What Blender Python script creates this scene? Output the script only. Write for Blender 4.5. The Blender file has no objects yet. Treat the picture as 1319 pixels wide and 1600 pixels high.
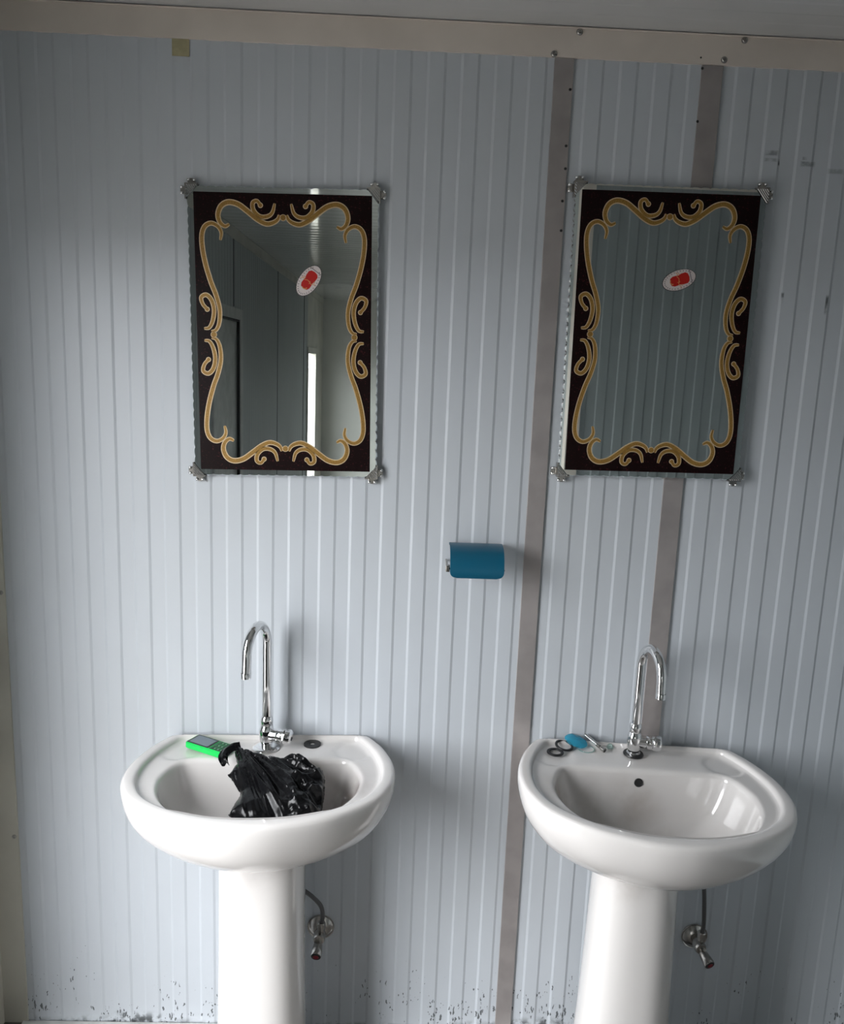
import bpy, bmesh, math, random
from mathutils import Vector, Matrix, noise
from mathutils.geometry import delaunay_2d_cdt
PI = math.pi
random.seed(7)

# ------------------------------------------------------------------ camera
SC = bpy.context.scene
COL = SC.collection
def v3(*a): return Vector(a)
F_PX, YAW, PITCH, ROLL = 1279.1, math.radians(-1.671), math.radians(10.294), math.radians(2.227)
CAM_POS = v3(0, -1.8243, 1.6704)
fw = v3(-math.sin(YAW)*math.cos(PITCH), math.cos(YAW)*math.cos(PITCH), -math.sin(PITCH))
rt = v3(math.cos(YAW), math.sin(YAW), 0); up = rt.cross(fw)
R_ = rt*math.cos(ROLL) + up*math.sin(ROLL); U_ = -rt*math.sin(ROLL) + up*math.cos(ROLL)
cd = bpy.data.cameras.new('camera'); cam = bpy.data.objects.new('camera', cd); COL.objects.link(cam)
M3 = Matrix((R_, U_, -fw)).transposed()
cam.matrix_world = Matrix.Translation(CAM_POS) @ M3.to_4x4()
cd.sensor_fit = 'VERTICAL'; cd.sensor_height = 32.0; cd.lens = F_PX/1600*32.0
cd.clip_start = 0.02; cd.clip_end = 200
SC.camera = cam

# ------------------------------------------------------------------ world, daylight, exposure
W = bpy.data.worlds.new('overcast_sky'); SC.world = W; W.use_nodes = True
wn = W.node_tree; wn.nodes.clear()
wo = wn.nodes.new('ShaderNodeOutputWorld'); wb = wn.nodes.new('ShaderNodeBackground')
wb.inputs['Color'].default_value = (0.95, 0.97, 1.0, 1); wb.inputs['Strength'].default_value = 19.6
wn.links.new(wb.outputs[0], wo.inputs[0])
SC.view_settings.view_transform = 'Standard'
SC.view_settings.look = 'None'
SC.view_settings.gamma = 1.0
SC.view_settings.use_curve_mapping = False
SC.view_settings.exposure = 0.0
# the door openings of the left wall, used for the daylight portals and the wall itself
D1 = dict(y0=-0.54, y1=-1.28, z=1.95)     # near open doorway
D2 = dict(y0=-2.38, y1=-3.08, z=1.91)     # closed grey door
D3 = dict(y0=-6.45, y1=-7.2, z=1.76)     # far open doorway
XL, XR, YE, ZC = -0.951, 1.40, -8.0, 2.36
def portal(name, y0, y1, z1):
    l = bpy.data.lights.new(name, 'AREA'); l.shape = 'RECTANGLE'
    l.size = abs(y1-y0); l.size_y = z1; l.cycles.is_portal = True
    o = bpy.data.objects.new(name, l); COL.objects.link(o)
    o.location = (XL-0.06, (y0+y1)/2, z1/2)
    o.rotation_euler = (Matrix(((0, 0, 1), (1, 0, 0), (0, 1, 0))).transposed().transposed()).to_euler()
    # -Z of the light looks along +X
    zz = v3(-1, 0, 0); yy = v3(0, 0, 1); xx = yy.cross(zz)
    o.rotation_euler = Matrix((xx, yy, zz)).transposed().to_euler()
portal('doorway_daylight', D1['y0'], D1['y1'], D1['z'])
portal('far_doorway_daylight', D3['y0'], D3['y1'], D3['z'])

# ------------------------------------------------------------------ materials
def new_mat(name):
    m = bpy.data.materials.new(name); m.use_nodes = True
    nt = m.node_tree; b = nt.nodes['Principled BSDF']
    return m, nt, b
def N(nt, t, **kw):
    n = nt.nodes.new(t)
    for k, v in kw.items():
        if k in n.inputs: n.inputs[k].default_value = v
        else: setattr(n, k, v)
    return n
def math_n(nt, op, a, b=None, clamp=False):
    n = nt.nodes.new('ShaderNodeMath'); n.operation = op; n.use_clamp = clamp
    for i, x in enumerate((a, b)):
        if x is None: continue
        if isinstance(x, (int, float)): n.inputs[i].default_value = x
        else: nt.links.new(x, n.inputs[i])
    return n.outputs[0]
def mixc(nt, fac, a, b):
    n = nt.nodes.new('ShaderNodeMix'); n.data_type = 'RGBA'
    if isinstance(fac, (int, float)): n.inputs[0].default_value = fac
    else: nt.links.new(fac, n.inputs[0])
    for i, x in ((6, a), (7, b)):
        if isinstance(x, tuple): n.inputs[i].default_value = (*x, 1)
        else: nt.links.new(x, n.inputs[i])
    return n.outputs[2]
def ramp(nt, val, a, b):
    n = nt.nodes.new('ShaderNodeMapRange'); n.interpolation_type = 'SMOOTHSTEP'
    nt.links.new(val, n.inputs[0]); n.inputs[1].default_value = a; n.inputs[2].default_value = b
    return n.outputs[0]
def simple(name, col, rough=0.4, metal=0.0, var=0.0, scale=20, bump=0.0, bscale=200, **kw):
    m, nt, b = new_mat(name)
    b.inputs['Base Color'].default_value = (*col, 1)
    b.inputs['Roughness'].default_value = rough; b.inputs['Metallic'].default_value = metal
    for k, v in kw.items(): b.inputs[k].default_value = v
    tc = N(nt, 'ShaderNodeTexCoord')
    if var:
        n = N(nt, 'ShaderNodeTexNoise', Scale=scale, Detail=4.0); nt.links.new(tc.outputs['Object'], n.inputs['Vector'])
        c2 = tuple(max(0, c*(1-var)) for c in col)
        nt.links.new(mixc(nt, ramp(nt, n.outputs[0], .35, .7), col, c2), b.inputs['Base Color'])
    if bump:
        n = N(nt, 'ShaderNodeTexNoise', Scale=bscale, Detail=3.0); nt.links.new(tc.outputs['Object'], n.inputs['Vector'])
        bp = N(nt, 'ShaderNodeBump', Strength=bump, Distance=0.002); nt.links.new(n.outputs[0], bp.inputs['Height'])
        nt.links.new(bp.outputs[0], b.inputs['Normal'])
    return m
MA = {}
def wall_material(name, col, spots):
    """painted sheet metal with dirt splashes near the floor and single smudges (x, z, half w, half h, strength)"""
    m, nt, b = new_mat(name)
    b.inputs['Roughness'].default_value = 0.42
    tc = N(nt, 'ShaderNodeTexCoord'); sp = N(nt, 'ShaderNodeSeparateXYZ'); nt.links.new(tc.outputs['Object'], sp.inputs[0])
    X, Y, Z = sp.outputs
    # broad uneven cleanliness
    n0 = N(nt, 'ShaderNodeTexNoise', Scale=1.6, Detail=3.0); nt.links.new(tc.outputs['Object'], n0.inputs['Vector'])
    base = mixc(nt, ramp(nt, n0.outputs[0], .3, .75), col, tuple(c*f for c, f in zip(col, (.95, .945, .93))))
    # droplets, stretched downwards
    mp = N(nt, 'ShaderNodeMapping'); mp.inputs['Scale'].default_value = (1, 1, .27)
    nd = N(nt, 'ShaderNodeTexNoise', Scale=70.0, Detail=3.0); nt.links.new(tc.outputs['Object'], nd.inputs['Vector'])
    vm = N(nt, 'ShaderNodeVectorMath', operation='MULTIPLY_ADD'); nt.links.new(nd.outputs['Color'], vm.inputs[0])
    vm.inputs[1].default_value = (.012, .012, .030); nt.links.new(tc.outputs['Object'], vm.inputs[2]); nt.links.new(vm.outputs[0], mp.inputs[0])
    vo = N(nt, 'ShaderNodeTexVoronoi', Scale=185.0); nt.links.new(mp.outputs[0], vo.inputs['Vector'])
    sc = N(nt, 'ShaderNodeSeparateColor'); nt.links.new(vo.outputs['Color'], sc.inputs[0])
    n1 = N(nt, 'ShaderNodeTexNoise', Scale=7.0, Detail=2.0); nt.links.new(tc.outputs['Object'], n1.inputs['Vector'])
    low = math_n(nt, 'SUBTRACT', 1.0, ramp(nt, Z, -.03, .42))               # 1 at the floor
    dens = math_n(nt, 'MULTIPLY', math_n(nt, 'POWER', low, 1.5), ramp(nt, n1.outputs[0], .33, .58))
    size = math_n(nt, 'MULTIPLY', math_n(nt, 'SUBTRACT', sc.outputs[0], math_n(nt, 'SUBTRACT', 1.0, math_n(nt, 'MULTIPLY', dens, .95))), .66)
    drop = ramp(nt, math_n(nt, 'SUBTRACT', math_n(nt, 'MULTIPLY', size, 1.0), vo.outputs['Distance']), 0.0, .10)
    # grime crust right above the floor
    n2 = N(nt, 'ShaderNodeTexNoise', Scale=45.0, Detail=5.0); nt.links.new(tc.outputs['Object'], n2.inputs['Vector'])
    n3 = N(nt, 'ShaderNodeTexNoise', Scale=4.0, Detail=1.0); nt.links.new(tc.outputs['Object'], n3.inputs['Vector'])
    band = math_n(nt, 'SUBTRACT', 1.0, ramp(nt, math_n(nt, 'SUBTRACT', Z, math_n(nt, 'MULTIPLY', ramp(nt, n3.outputs[0], .42, .65), .026)), -.014, .014))
    crust = math_n(nt, 'MULTIPLY', band, ramp(nt, n2.outputs[0], .42, .6))
    dirt = math_n(nt, 'MAXIMUM', math_n(nt, 'MULTIPLY', drop, .85), math_n(nt, 'MULTIPLY', crust, .9), True)
    for (sx, sz, w, h, s) in spots:
        dx = math_n(nt, 'DIVIDE', math_n(nt, 'ABSOLUTE', math_n(nt, 'SUBTRACT', X, sx)), w)
        dz = math_n(nt, 'DIVIDE', math_n(nt, 'ABSOLUTE', math_n(nt, 'SUBTRACT', Z, sz)), h)
        d = math_n(nt, 'MAXIMUM', dx, dz)
        k = math_n(nt, 'SUBTRACT', 1.0, ramp(nt, d, .55, 1.05))
        k = math_n(nt, 'MULTIPLY', math_n(nt, 'MULTIPLY', k, ramp(nt, n2.outputs[0], .35, .6)), s)
        dirt = math_n(nt, 'MAXIMUM', dirt, k)
    nt.links.new(mixc(nt, dirt, base, (.035, .04, .042)), b.inputs['Base Color'])
    nb = N(nt, 'ShaderNodeTexNoise', Scale=9.0, Detail=2.0); nt.links.new(tc.outputs['Object'], nb.inputs['Vector'])
    bp = N(nt, 'ShaderNodeBump', Strength=0.25, Distance=0.004); nt.links.new(nb.outputs[0], bp.inputs['Height'])
    nt.links.new(bp.outputs[0], b.inputs['Normal'])
    return m
WALLC = (.520, .553, .590)
MA['wall'] = wall_material('painted_sheet', WALLC, [])
MA['wall_right'] = wall_material('painted_sheet_smudged', WALLC,
    [(.763, 2.136, .016, .006, .5), (.763, 2.122, .016, .004, .4), (.843, 2.117, .018, .006, .55), (.835, 2.128, .006, .004, .4),
     (.905, 2.105, .02, .006, .35), (.781, 2.118, .0022, .008, .9), (.8207, 1.841, .0035, .012, .8), (.9198, 1.83, .0035, .022, .85)])
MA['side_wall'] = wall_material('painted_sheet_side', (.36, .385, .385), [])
MA['end_wall'] = simple('end_wall_sheet', (.58, .58, .54), .45, var=.08, scale=2)
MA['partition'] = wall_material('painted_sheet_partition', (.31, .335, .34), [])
MA['ceiling'] = simple('ceiling_sheet', (.56, .56, .555), .07, var=.08, scale=3, bump=.15, bscale=6)
MA['cream'] = simple('cream_trim', (.70, .63, .56), .42, var=.10, scale=6)
MA['cream_dirty'] = simple('cream_trim_left', (.55, .53, .46), .45, var=.16, scale=5)
MA['strip'] = simple('joint_strip', (.36, .33, .32), .36, .25, var=.16, scale=14)
MA['floor'] = simple('vinyl_floor', (.13, .12, .11), .45, var=.5, scale=9, bump=.2, bscale=40)
MA['white_trim'] = simple('white_trim', (.68, .68, .66), .4, var=.15, scale=12)
MA['ground'] = simple('ground', (.20, .19, .18), .9, var=.3, scale=2)
MA['chrome'] = simple('chrome', (.80, .80, .80), .06, 1.0)
MA['dull_chrome'] = simple('dull_chrome', (.52, .50, .47), .22, 1.0, var=.3, scale=60)
MA['steel'] = simple('screw_steel', (.38, .37, .35), .35, 1.0)
MA['mirror'] = simple('mirror_silver', (.74, .79, .78), .0, 1.0)
MA['bevel'] = simple('mirror_bevel', (.80, .84, .84), .05, 1.0)
MA['gold'] = simple('gold_glitter', (.40, .22, .045), .42, .25, var=.6, scale=900)
MA['gold_edge'] = simple('gold_outline', (.66, .52, .33), .4, .3, var=.15, scale=300)
MA['black'] = simple('black_rubber', (.012, .012, .013), .42)
MA['blue'] = simple('blue_plastic', (.003, .085, .15), .28, bump=.12, bscale=30)
MA['dark'] = simple('dark_recess', (.02, .02, .02), .6)
MA['green'] = simple('green_plastic', (.008, .56, .10), .35)
MA['key'] = simple('dark_green_keys', (.005, .085, .03), .3)
MA['keymark'] = simple('key_legend', (.35, .7, .4), .5)
MA['screen'] = simple('phone_screen', (.16, .20, .23), .12)
MA['bag'] = simple('black_polythene', (.0025, .0025, .003), .25, **{'Specular IOR Level': .28})
MA['red'] = simple('red_plastic', (.22, .008, .02), .4)
MA['rubber_grey'] = simple('braided_hose', (.12, .12, .12), .4, .6, bump=.6, bscale=900)
MA['tape'] = simple('yellow_tape', (.44, .40, .24), .6, var=.15, scale=60)
MA['blue_film'] = simple('blue_translucent', (.07, .50, .70), .12, bump=1.0, bscale=110, **{'Transmission Weight': .7, 'IOR': 1.35})
MA['clear'] = simple('clear_plastic', (.62, .85, .80), .08, **{'Transmission Weight': .85, 'IOR': 1.4})
MA['frame'] = simple('aluminium_frame', (.52, .52, .50), .45, .2, var=.2, scale=10)
MA['doorleaf'] = simple('grey_door_leaf', (.36, .36, .35), .5, var=.15, scale=4)
def print_mat():
    m, nt, b = new_mat('maroon_glitter_print')
    tc = N(nt, 'ShaderNodeTexCoord'); v = N(nt, 'ShaderNodeTexVoronoi', Scale=420.0); nt.links.new(tc.outputs['Object'], v.inputs['Vector'])
    sc = N(nt, 'ShaderNodeSeparateColor'); nt.links.new(v.outputs['Color'], sc.inputs[0])
    f = ramp(nt, sc.outputs[0], .90, 1.0)
    nt.links.new(mixc(nt, f, (.007, .002, .0022), (.045, .010, .012)), b.inputs['Base Color'])
    b.inputs['Roughness'].default_value = .35
    b.inputs['Specular IOR Level'].default_value = .15
    return m
MA['print'] = print_mat()
def ceramic(name, stain_pts):
    m, nt, b = new_mat(name)
    b.inputs['Roughness'].default_value = .09; b.inputs['Coat Weight'].default_value = .4; b.inputs['Coat Roughness'].default_value = .04
    tc = N(nt, 'ShaderNodeTexCoord'); sp = N(nt, 'ShaderNodeSeparateXYZ'); nt.links.new(tc.outputs['Object'], sp.inputs[0])
    n = N(nt, 'ShaderNodeTexNoise', Scale=11.0, Detail=5.0); nt.links.new(tc.outputs['Object'], n.inputs['Vector'])
    tot = None
    for (x, y, z, r, s, c) in stain_pts:
        vd = N(nt, 'ShaderNodeVectorMath', operation='DISTANCE'); nt.links.new(tc.outputs['Object'], vd.inputs[0]); vd.inputs[1].default_value = (x, y, z)
        k = math_n(nt, 'SUBTRACT', 1.0, ramp(nt, vd.outputs['Value'], 0.0, r))
        k = math_n(nt, 'MULTIPLY', math_n(nt, 'MULTIPLY', k, ramp(nt, n.outputs[0], .28, .68)), s)
        tot = k if tot is None else math_n(nt, 'MAXIMUM', tot, k)
    base = (.70, .675, .655)
    nt.links.new(mixc(nt, tot, base, stain_pts[0][5]), b.inputs['Base Color'])
    return m
MA['ceramic_left'] = ceramic('white_ceramic', [(.165, -.22, -.10, .15, 1.5, (.17, .125, .11)), (.0, -.2, -.15, .14, .5, (.3, .25, .2))])
MA['ceramic_right'] = ceramic('white_ceramic_stained', [(-.165, -.19, -.085, .14, 1.1, (.27, .215, .165)), (-.09, -.25, -.15, .15, 1.0, (.3, .25, .2)), (.04, -.21, -.15, .10, 1.2, (.3, .2, .2)), (-.02, -.12, -.09, .10, .5, (.3, .25, .2))])

# ------------------------------------------------------------------ mesh helpers
def link_mesh(name, bm, mat, parent=None, smooth=False, loc=None, recalc=True):
    if recalc: bmesh.ops.recalc_face_normals(bm, faces=bm.faces)
    me = bpy.data.meshes.new(name); bm.to_mesh(me); bm.free()
    if isinstance(mat, (list, tuple)):
        for k in mat: me.materials.append(MA[k])
    else: me.materials.append(MA[mat])
    if smooth:
        me.polygons.foreach_set('use_smooth', [True]*len(me.polygons))
        if smooth == 'auto':
            me.set_sharp_from_angle(angle=math.radians(35))
    o = bpy.data.objects.new(name, me); COL.objects.link(o)
    if parent: o.parent = parent
    if loc: o.location = loc
    return o
def thing(name, label, cat, loc=(0, 0, 0), rot=(0, 0, 0), group=None):
    o = bpy.data.objects.new(name, None); COL.objects.link(o); o.empty_display_size = .05
    o.location = loc; o.rotation_euler = rot; tag(o, label, cat, group); return o
def tag(o, label, cat, group=None):
    o['label'] = label; o['category'] = cat
    if group: o['group'] = group
    return o
def struct(o, label=None, cat=None):
    o['kind'] = 'structure'
    if label: o['label'] = label
    if cat: o['category'] = cat
    return o
def add_box(bm, x0, x1, y0, y1, z0, z1, bev=0.0):
    r = bmesh.ops.create_cube(bm, size=1.0)
    for v in r['verts']:
        v.co = v3(x0+(v.co.x+.5)*(x1-x0), y0+(v.co.y+.5)*(y1-y0), z0+(v.co.z+.5)*(z1-z0))
    if bev:
        es = list({e for v in r['verts'] for e in v.link_edges})
        bmesh.ops.bevel(bm, geom=es, offset=bev, segments=2, affect='EDGES', profile=.5)
def box(name, x0, x1, y0, y1, z0, z1, mat, parent=None, bev=0.0):
    bm = bmesh.new(); add_box(bm, min(x0, x1), max(x0, x1), min(y0, y1), max(y0, y1), z0, z1, bev)
    return link_mesh(name, bm, mat, parent)
def frame_from(d):
    d = d.normalized(); a = v3(0, 0, 1) if abs(d.z) < .9 else v3(1, 0, 0)
    x = a.cross(d).normalized(); return x, d.cross(x), d
def add_tube(bm, pts, rad, seg=16, cap=True):
    pts = [Vector(p) for p in pts]; n = len(pts)
    rads = rad if isinstance(rad, (list, tuple)) else [rad]*n
    rings = []; x = None
    for i, p in enumerate(pts):
        d = (pts[min(i+1, n-1)]-pts[max(i-1, 0)]).normalized()
        if x is None: x, y, _ = frame_from(d)
        else:
            x = (x-d*x.dot(d)).normalized(); y = d.cross(x)
        rings.append([bm.verts.new(p+(x*math.cos(2*PI*k/seg)+y*math.sin(2*PI*k/seg))*rads[i]) for k in range(seg)])
    for a, b in zip(rings, rings[1:]):
        for k in range(seg): bm.faces.new((a[k], a[(k+1) % seg], b[(k+1) % seg], b[k]))
    if cap:
        bm.faces.new(rings[0][::-1]); bm.faces.new(rings[-1])
def add_lathe(bm, prof, axis=v3(0, 0, 1), org=v3(0, 0, 0), seg=32):
    """prof = [(radius, height)...]; closed with caps where radius 0"""
    x, y, d = frame_from(axis); rings = []
    for r, h in prof:
        if r < 1e-6: rings.append([bm.verts.new(org+d*h)])
        else: rings.append([bm.verts.new(org+d*h+(x*math.cos(2*PI*k/seg)+y*math.sin(2*PI*k/seg))*r) for k in range(seg)])
    for a, b in zip(rings, rings[1:]):
        if len(a) == 1 and len(b) == 1: continue
        for k in range(seg):
            k2 = (k+1) % seg
            if len(a) == 1: bm.faces.new((a[0], b[k2], b[k]))
            elif len(b) == 1: bm.faces.new((a[k], a[k2], b[0]))
            else: bm.faces.new((a[k], a[k2], b[k2], b[k]))
def lathe(name, prof, mat, parent=None, axis=v3(0, 0, 1), org=v3(0, 0, 0), seg=32, smooth='auto'):
    bm = bmesh.new(); add_lathe(bm, prof, axis, Vector(org), seg); return link_mesh(name, bm, mat, parent, smooth)
def tube(name, pts, rad, mat, parent=None, seg=16):
    bm = bmesh.new(); add_tube(bm, pts, rad, seg); return link_mesh(name, bm, mat, parent, 'auto')
def catmull(P, n=8, closed=False):
    P = [Vector(p) for p in P]; out = []; L = len(P)
    rng = range(L) if closed else range(L-1)
    for i in rng:
        p1, p2 = P[i], P[(i+1) % L]
        p0 = P[i-1] if (closed or i > 0) else p1*2-p2
        p3 = P[(i+2) % L] if (closed or i+2 < L) else p2*2-p1
        for k in range(n):
            t = k/n
            out.append(.5*((2*p1)+(p2-p0)*t+(2*p0-5*p1+4*p2-p3)*t*t+(3*p1-p0-3*p2+p3)*t**3))
    if not closed: out.append(P[-1].copy())
    return out
def torus(name, R, r, mat, parent=None, loc=None, seg=40, sseg=12, flat=1.0):
    bm = bmesh.new(); rings = []
    for i in range(seg):
        a = 2*PI*i/seg
        rings.append([bm.verts.new(((R+r*math.cos(b))*math.cos(a), (R+r*math.cos(b))*math.sin(a), r*math.sin(b)*flat)) for b in [2*PI*j/sseg for j in range(sseg)]])
    for i in range(seg):
        A, B = rings[i], rings[(i+1) % seg]
        for j in range(sseg): bm.faces.new((A[j], B[j], B[(j+1) % sseg], A[(j+1) % sseg]))
    return link_mesh(name, bm, mat, parent, True, loc)
def prism(bm, loop, d):
    """loop = list of Vectors (closed polygon), extruded by the vector d"""
    a = [bm.verts.new(p) for p in loop]; b = [bm.verts.new(Vector(p)+d) for p in loop]
    bm.faces.new(a[::-1]); bm.faces.new(b); n = len(a)
    for i in range(n): bm.faces.new((a[i], a[(i+1) % n], b[(i+1) % n], b[i]))

def rib_profile(a0, a1, period, phase, h=.0018, sl=.0056):
    """positions along the sheet and height of the surface: raised band between its bright left edge and dark right edge"""
    ev = []; k = math.floor((a0-phase)/period)-1
    while phase+k*period < a1+period:
        d = phase+k*period                                  # right (falling) edge of the raised band
        ev += [(d-sl/2, h), (d+sl/2, 0), (d+period/2-sl/2, 0), (d+period/2+sl/2, h)]; k += 1
    ev.sort()
    def val(a):
        for (p, q), (r, s) in zip(ev, ev[1:]):
            if p <= a <= r: return q+(s-q)*(a-p)/(r-p) if r > p else q
        return 0
    return [(a0, val(a0))]+[e for e in ev if a0 < e[0] < a1]+[(a1, val(a1))]
def ribbed(name, place, a0, a1, b0, b1, mat, parent, period=.0695, phase=0.0, back=.01, **kw):
    """place(a, b, height) -> point; sheet ribbed across a, running along b"""
    P = rib_profile(a0, a1, period, phase, **kw)
    bm = bmesh.new()
    loop = [place(a, b0, h) for a, h in P]+[place(a1, b0, -back), place(a0, b0, -back)]
    prism(bm, loop, place(a0, b1, 0)-place(a0, b0, 0))
    return link_mesh(name, bm, mat, parent)

# ------------------------------------------------------------------ the setting
# back wall with three ribbed sheets
wall = struct(box('wall_back', XL-.05, XR+.05, .012, .06, -.02, ZC+.04, 'frame'))
pw = lambda a, b, h: v3(a, -h, b)
S1 = (.2905, .331); S2 = (.597, .642)
ribbed('wall_panel', pw, XL, S1[0]+.006, 0, ZC, 'wall', wall, .0696, -.5605)
ribbed('wall_panel', pw, S1[1]-.006, S2[0]+.006, 0, ZC, 'wall', wall, .0712, .3933)
ribbed('wall_panel', pw, S2[1]-.004, XR, 0, ZC, 'wall_right', wall, .0726, .7076)
fl = struct(box('floor', XL-.05, XR+.05, YE-.05, .06, -.06, 0, 'floor'))
# ceiling sheets run across the room; three sheets with joints
ce = struct(box('ceiling', XL-.05, XR+.05, YE-.05, .06, ZC+.012, ZC+.06, 'frame'))
pc = lambda a, b, h: v3(b, a, ZC-h)
for y0, y1 in ((-1.148, 0), (-2.298, -1.152), (-3.448, -2.302), (-4.598, -3.452), (-5.748, -4.602), (-6.898, -5.752), (YE, -6.902)):
    ribbed('ceiling_panel', pc, y0, y1, XL, XR, 'ceiling', ce, .096, -.02, h=.0005, sl=.008)
# joint strips
def strip(name, x0, x1, mat='strip', z1=2.30):
    bm = bmesh.new(); add_box(bm, x0, x1, -.0048, .0, 0, z1, .0008)
    return struct(link_mesh(name, bm, mat))
t1 = strip('trim_1', *S1); t2 = strip('trim_2', *S2)
for z in (2.24, 2.13, 2.085, 2.02, 1.96):
    lathe('rivet_or_hole', [(0, .0018), (.0022, .0014), (.003, 0), (0, 0)], 'black', t1, v3(0, -1, 0), (S1[1]-.004+random.uniform(-.002, .001), -.0048, z), 10)
for z in (2.313-.02, 2.19):
    lathe('rivet_or_hole', [(0, .0018), (.0022, .0014), (.003, 0), (0, 0)], 'black', t2, v3(0, -1, 0), (S2[0]+.001, -.0048, z), 10)  # holes drawn as raised dots, their dark put into the colour
# a thin dark gap down each strip's right side, where sheet meets strip
def screw(name, parent, loc, axis=v3(0, -1, 0), r=.0052, mat='steel'):
    bm = bmesh.new(); add_lathe(bm, [(0, .0036), (r*.35, .0036), (r*.36, .0022), (r*.75, .0034), (r, .0018), (r*1.25, .0012), (r*1.3, 0), (0, 0)], axis, Vector(loc), 16)
    return link_mesh(name, bm, mat, parent, 'auto')
# cornice: angle of cream sheet on the wall and on the ceiling
def cornice(name, p, mat='cream', **k):
    """p(along, out, z) -> point; 58 mm leg down the wall with a small lip under the ceiling"""
    bm = bmesh.new(); a0, a1 = k['a']; zt = ZC-.002
    zb = k.get('zb', 2.298)
    L = [p(a0, .000, zb), p(a0, .0055, zb), p(a0, .0055, zt-.002), p(a0, .009, zt-.002), p(a0, .009, zt), p(a0, .000, zt)]
    prism(bm, L, p(a1, 0, 0)-p(a0, 0, 0))
    return struct(link_mesh(name, bm, mat))
corn = cornice('trim_3', lambda a, o, z: v3(a, -o, z), a=(XL+.006, XR), zb=2.3005)
for x, z in ((.338, 2.350), (.288, 2.306), (.680, 2.350), (.6416, 2.311)):
    screw('screw', corn, (x, -.0055, z))
lathe('rivet_or_hole', [(0, .0012), (.0018, .001), (.002, 0), (0, 0)], 'black', corn, v3(0, -1, 0), (.5925, -.0055, 2.313), 10)  # a hole in the cornice, its dark painted as a black dot
# left corner angle
bm = bmesh.new(); prism(bm, [v3(XL, 0, 0), v3(XL, -.05, 0), v3(XL+.004, -.05, 0), v3(XL+.004, -.0055, 0), v3(-.889, -.0055, 0), v3(-.889, 0, 0)], v3(0, 0, 2.2985))
lt = struct(link_mesh('trim_4', bm, 'cream_dirty'))
for z in (1.121, .513, 1.74): screw('screw', lt, (-.8975, -.0055, z), r=.0042)
# floor trim along the back wall
fb = struct(box('baseboard_back', XL+.05, XR, -.034, -.0035, 0, .005, 'white_trim', bev=.001))

# left wall: ribbed sheets around the openings
wl = bpy.data.objects.new('wall_left', None); COL.objects.link(wl); struct(wl)
pl = lambda a, b, h: v3(XL+h, a, b)
def lw(y0, y1, z0, z1, mat='side_wall'): return ribbed('wall_panel', pl, y0, y1, z0, z1, mat, wl, .0695, -.03)
lw(D1['y0'], -.0, 0, ZC, 'wall')
lw(D1['y1'], D1['y0'], D1['z'], ZC)
lw(D2['y0'], D1['y1']-.001, 0, ZC)
lw(D2['y1'], D2['y0']-.001, D2['z'], ZC)
lw(-4.50, D2['y1']-.001, 0, ZC); lw(-6.14, -4.512, 0, ZC); lw(D3['y0'], -6.16, 0, ZC)
lw(D3['y1'], D3['y0']-.001, D3['z'], ZC, 'cream_dirty')
lw(YE, D3['y1']-.001, 0, ZC, 'cream_dirty')
box('backing', XL-.05, XL-.010, YE, D3['y1'], 0, ZC, 'frame', wl)
box('backing', XL-.05, XL-.010, D3['y0'], D1['y1'], 0, ZC, 'frame', wl)
box('backing', XL-.05, XL-.010, D1['y0'], .012, 0, ZC, 'frame', wl)
box('backing', XL-.05, XL-.010, D1['y1'], D1['y0'], D1['z'], ZC, 'frame', wl)
box('backing', XL-.05, XL-.010, D3['y1'], D3['y0'], D3['z'], ZC, 'frame', wl)
for y in (-4.506, -6.15): box('joint', XL-.006, XL+.003, y-.010, y+.010, 0, 2.30, 'dark', wl)
box('joint', XL-.006, XL+.003, -2.905, -2.885, D2['z']+.03, 2.30, 'dark', wl)
cornice('trim_5', lambda a, o, z: v3(XL+o, a, z), a=(YE, -.0505), mat='cream_dirty')
# far end wall, right side
wf = struct(box('wall_front', XL-.05, XR+.05, YE-.06, YE, -.02, ZC+.04, 'end_wall'))
wr = struct(box('wall_right', XR, XR+.05, YE, .012, -.02, ZC+.04, 'partition'))
# door frames
def door_frame(name, D, mat, w=.06, leaf=False):
    f = bpy.data.objects.new(name, None); COL.objects.link(f); struct(f); f.location = (XL, (D['y0']+D['y1'])/2, 0)
    def b(n, y0, y1, z0, z1, m, x0=-.055, x1=.012):
        bm = bmesh.new(); c = f.location
        add_box(bm, x0, x1, min(y0, y1)-c.y, max(y0, y1)-c.y, z0, z1, .003); return link_mesh(n, bm, m, f)
    y0, y1, z = D['y0'], D['y1'], D['z']
    b('jamb', y0+w*.4, y0-w*.6, 0, z+w*.4, mat); b('jamb', y1-w*.4, y1+w*.6, 0, z+w*.4, mat)
    b('head', y0-w*.6, y1+w*.6, z-w*.6, z+w*.4, mat)
    if leaf:
        a0, a1, zt = y0-w*.6, y1+w*.6, z-w*.6
        b('gasket_shade', a0, a0-.006, 0, zt, 'dark', -.05, .006); b('gasket_shade', a1, a1+.010, 0, zt, 'dark', -.05, .006); b('gasket_shade', a0-.006, a1+.010, zt-.012, zt, 'dark', -.05, .006)  # far and head strips also paint the shade of the frame reveal
        b('sash', a0-.007, a0-.075, 0, zt-.013, mat, -.05, -.010); b('sash', a1+.011, a1+.075, 0, zt-.013, mat, -.05, -.010); b('sash', a0-.075, a1+.075, zt-.085, zt-.013, mat, -.05, -.010)
        b('gasket_shade', a1+.075, a1+.082, 0, zt-.085, 'dark', -.05, -.012); b('gasket_shade', a0-.075, a1+.082, zt-.093, zt-.085, 'dark', -.05, -.012)
        b('door_panel', a0-.075, a1+.082, 0, zt-.093, 'doorleaf', -.05, -.022)
    return f
door_frame('door_1', D1, 'cream_dirty')
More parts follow.
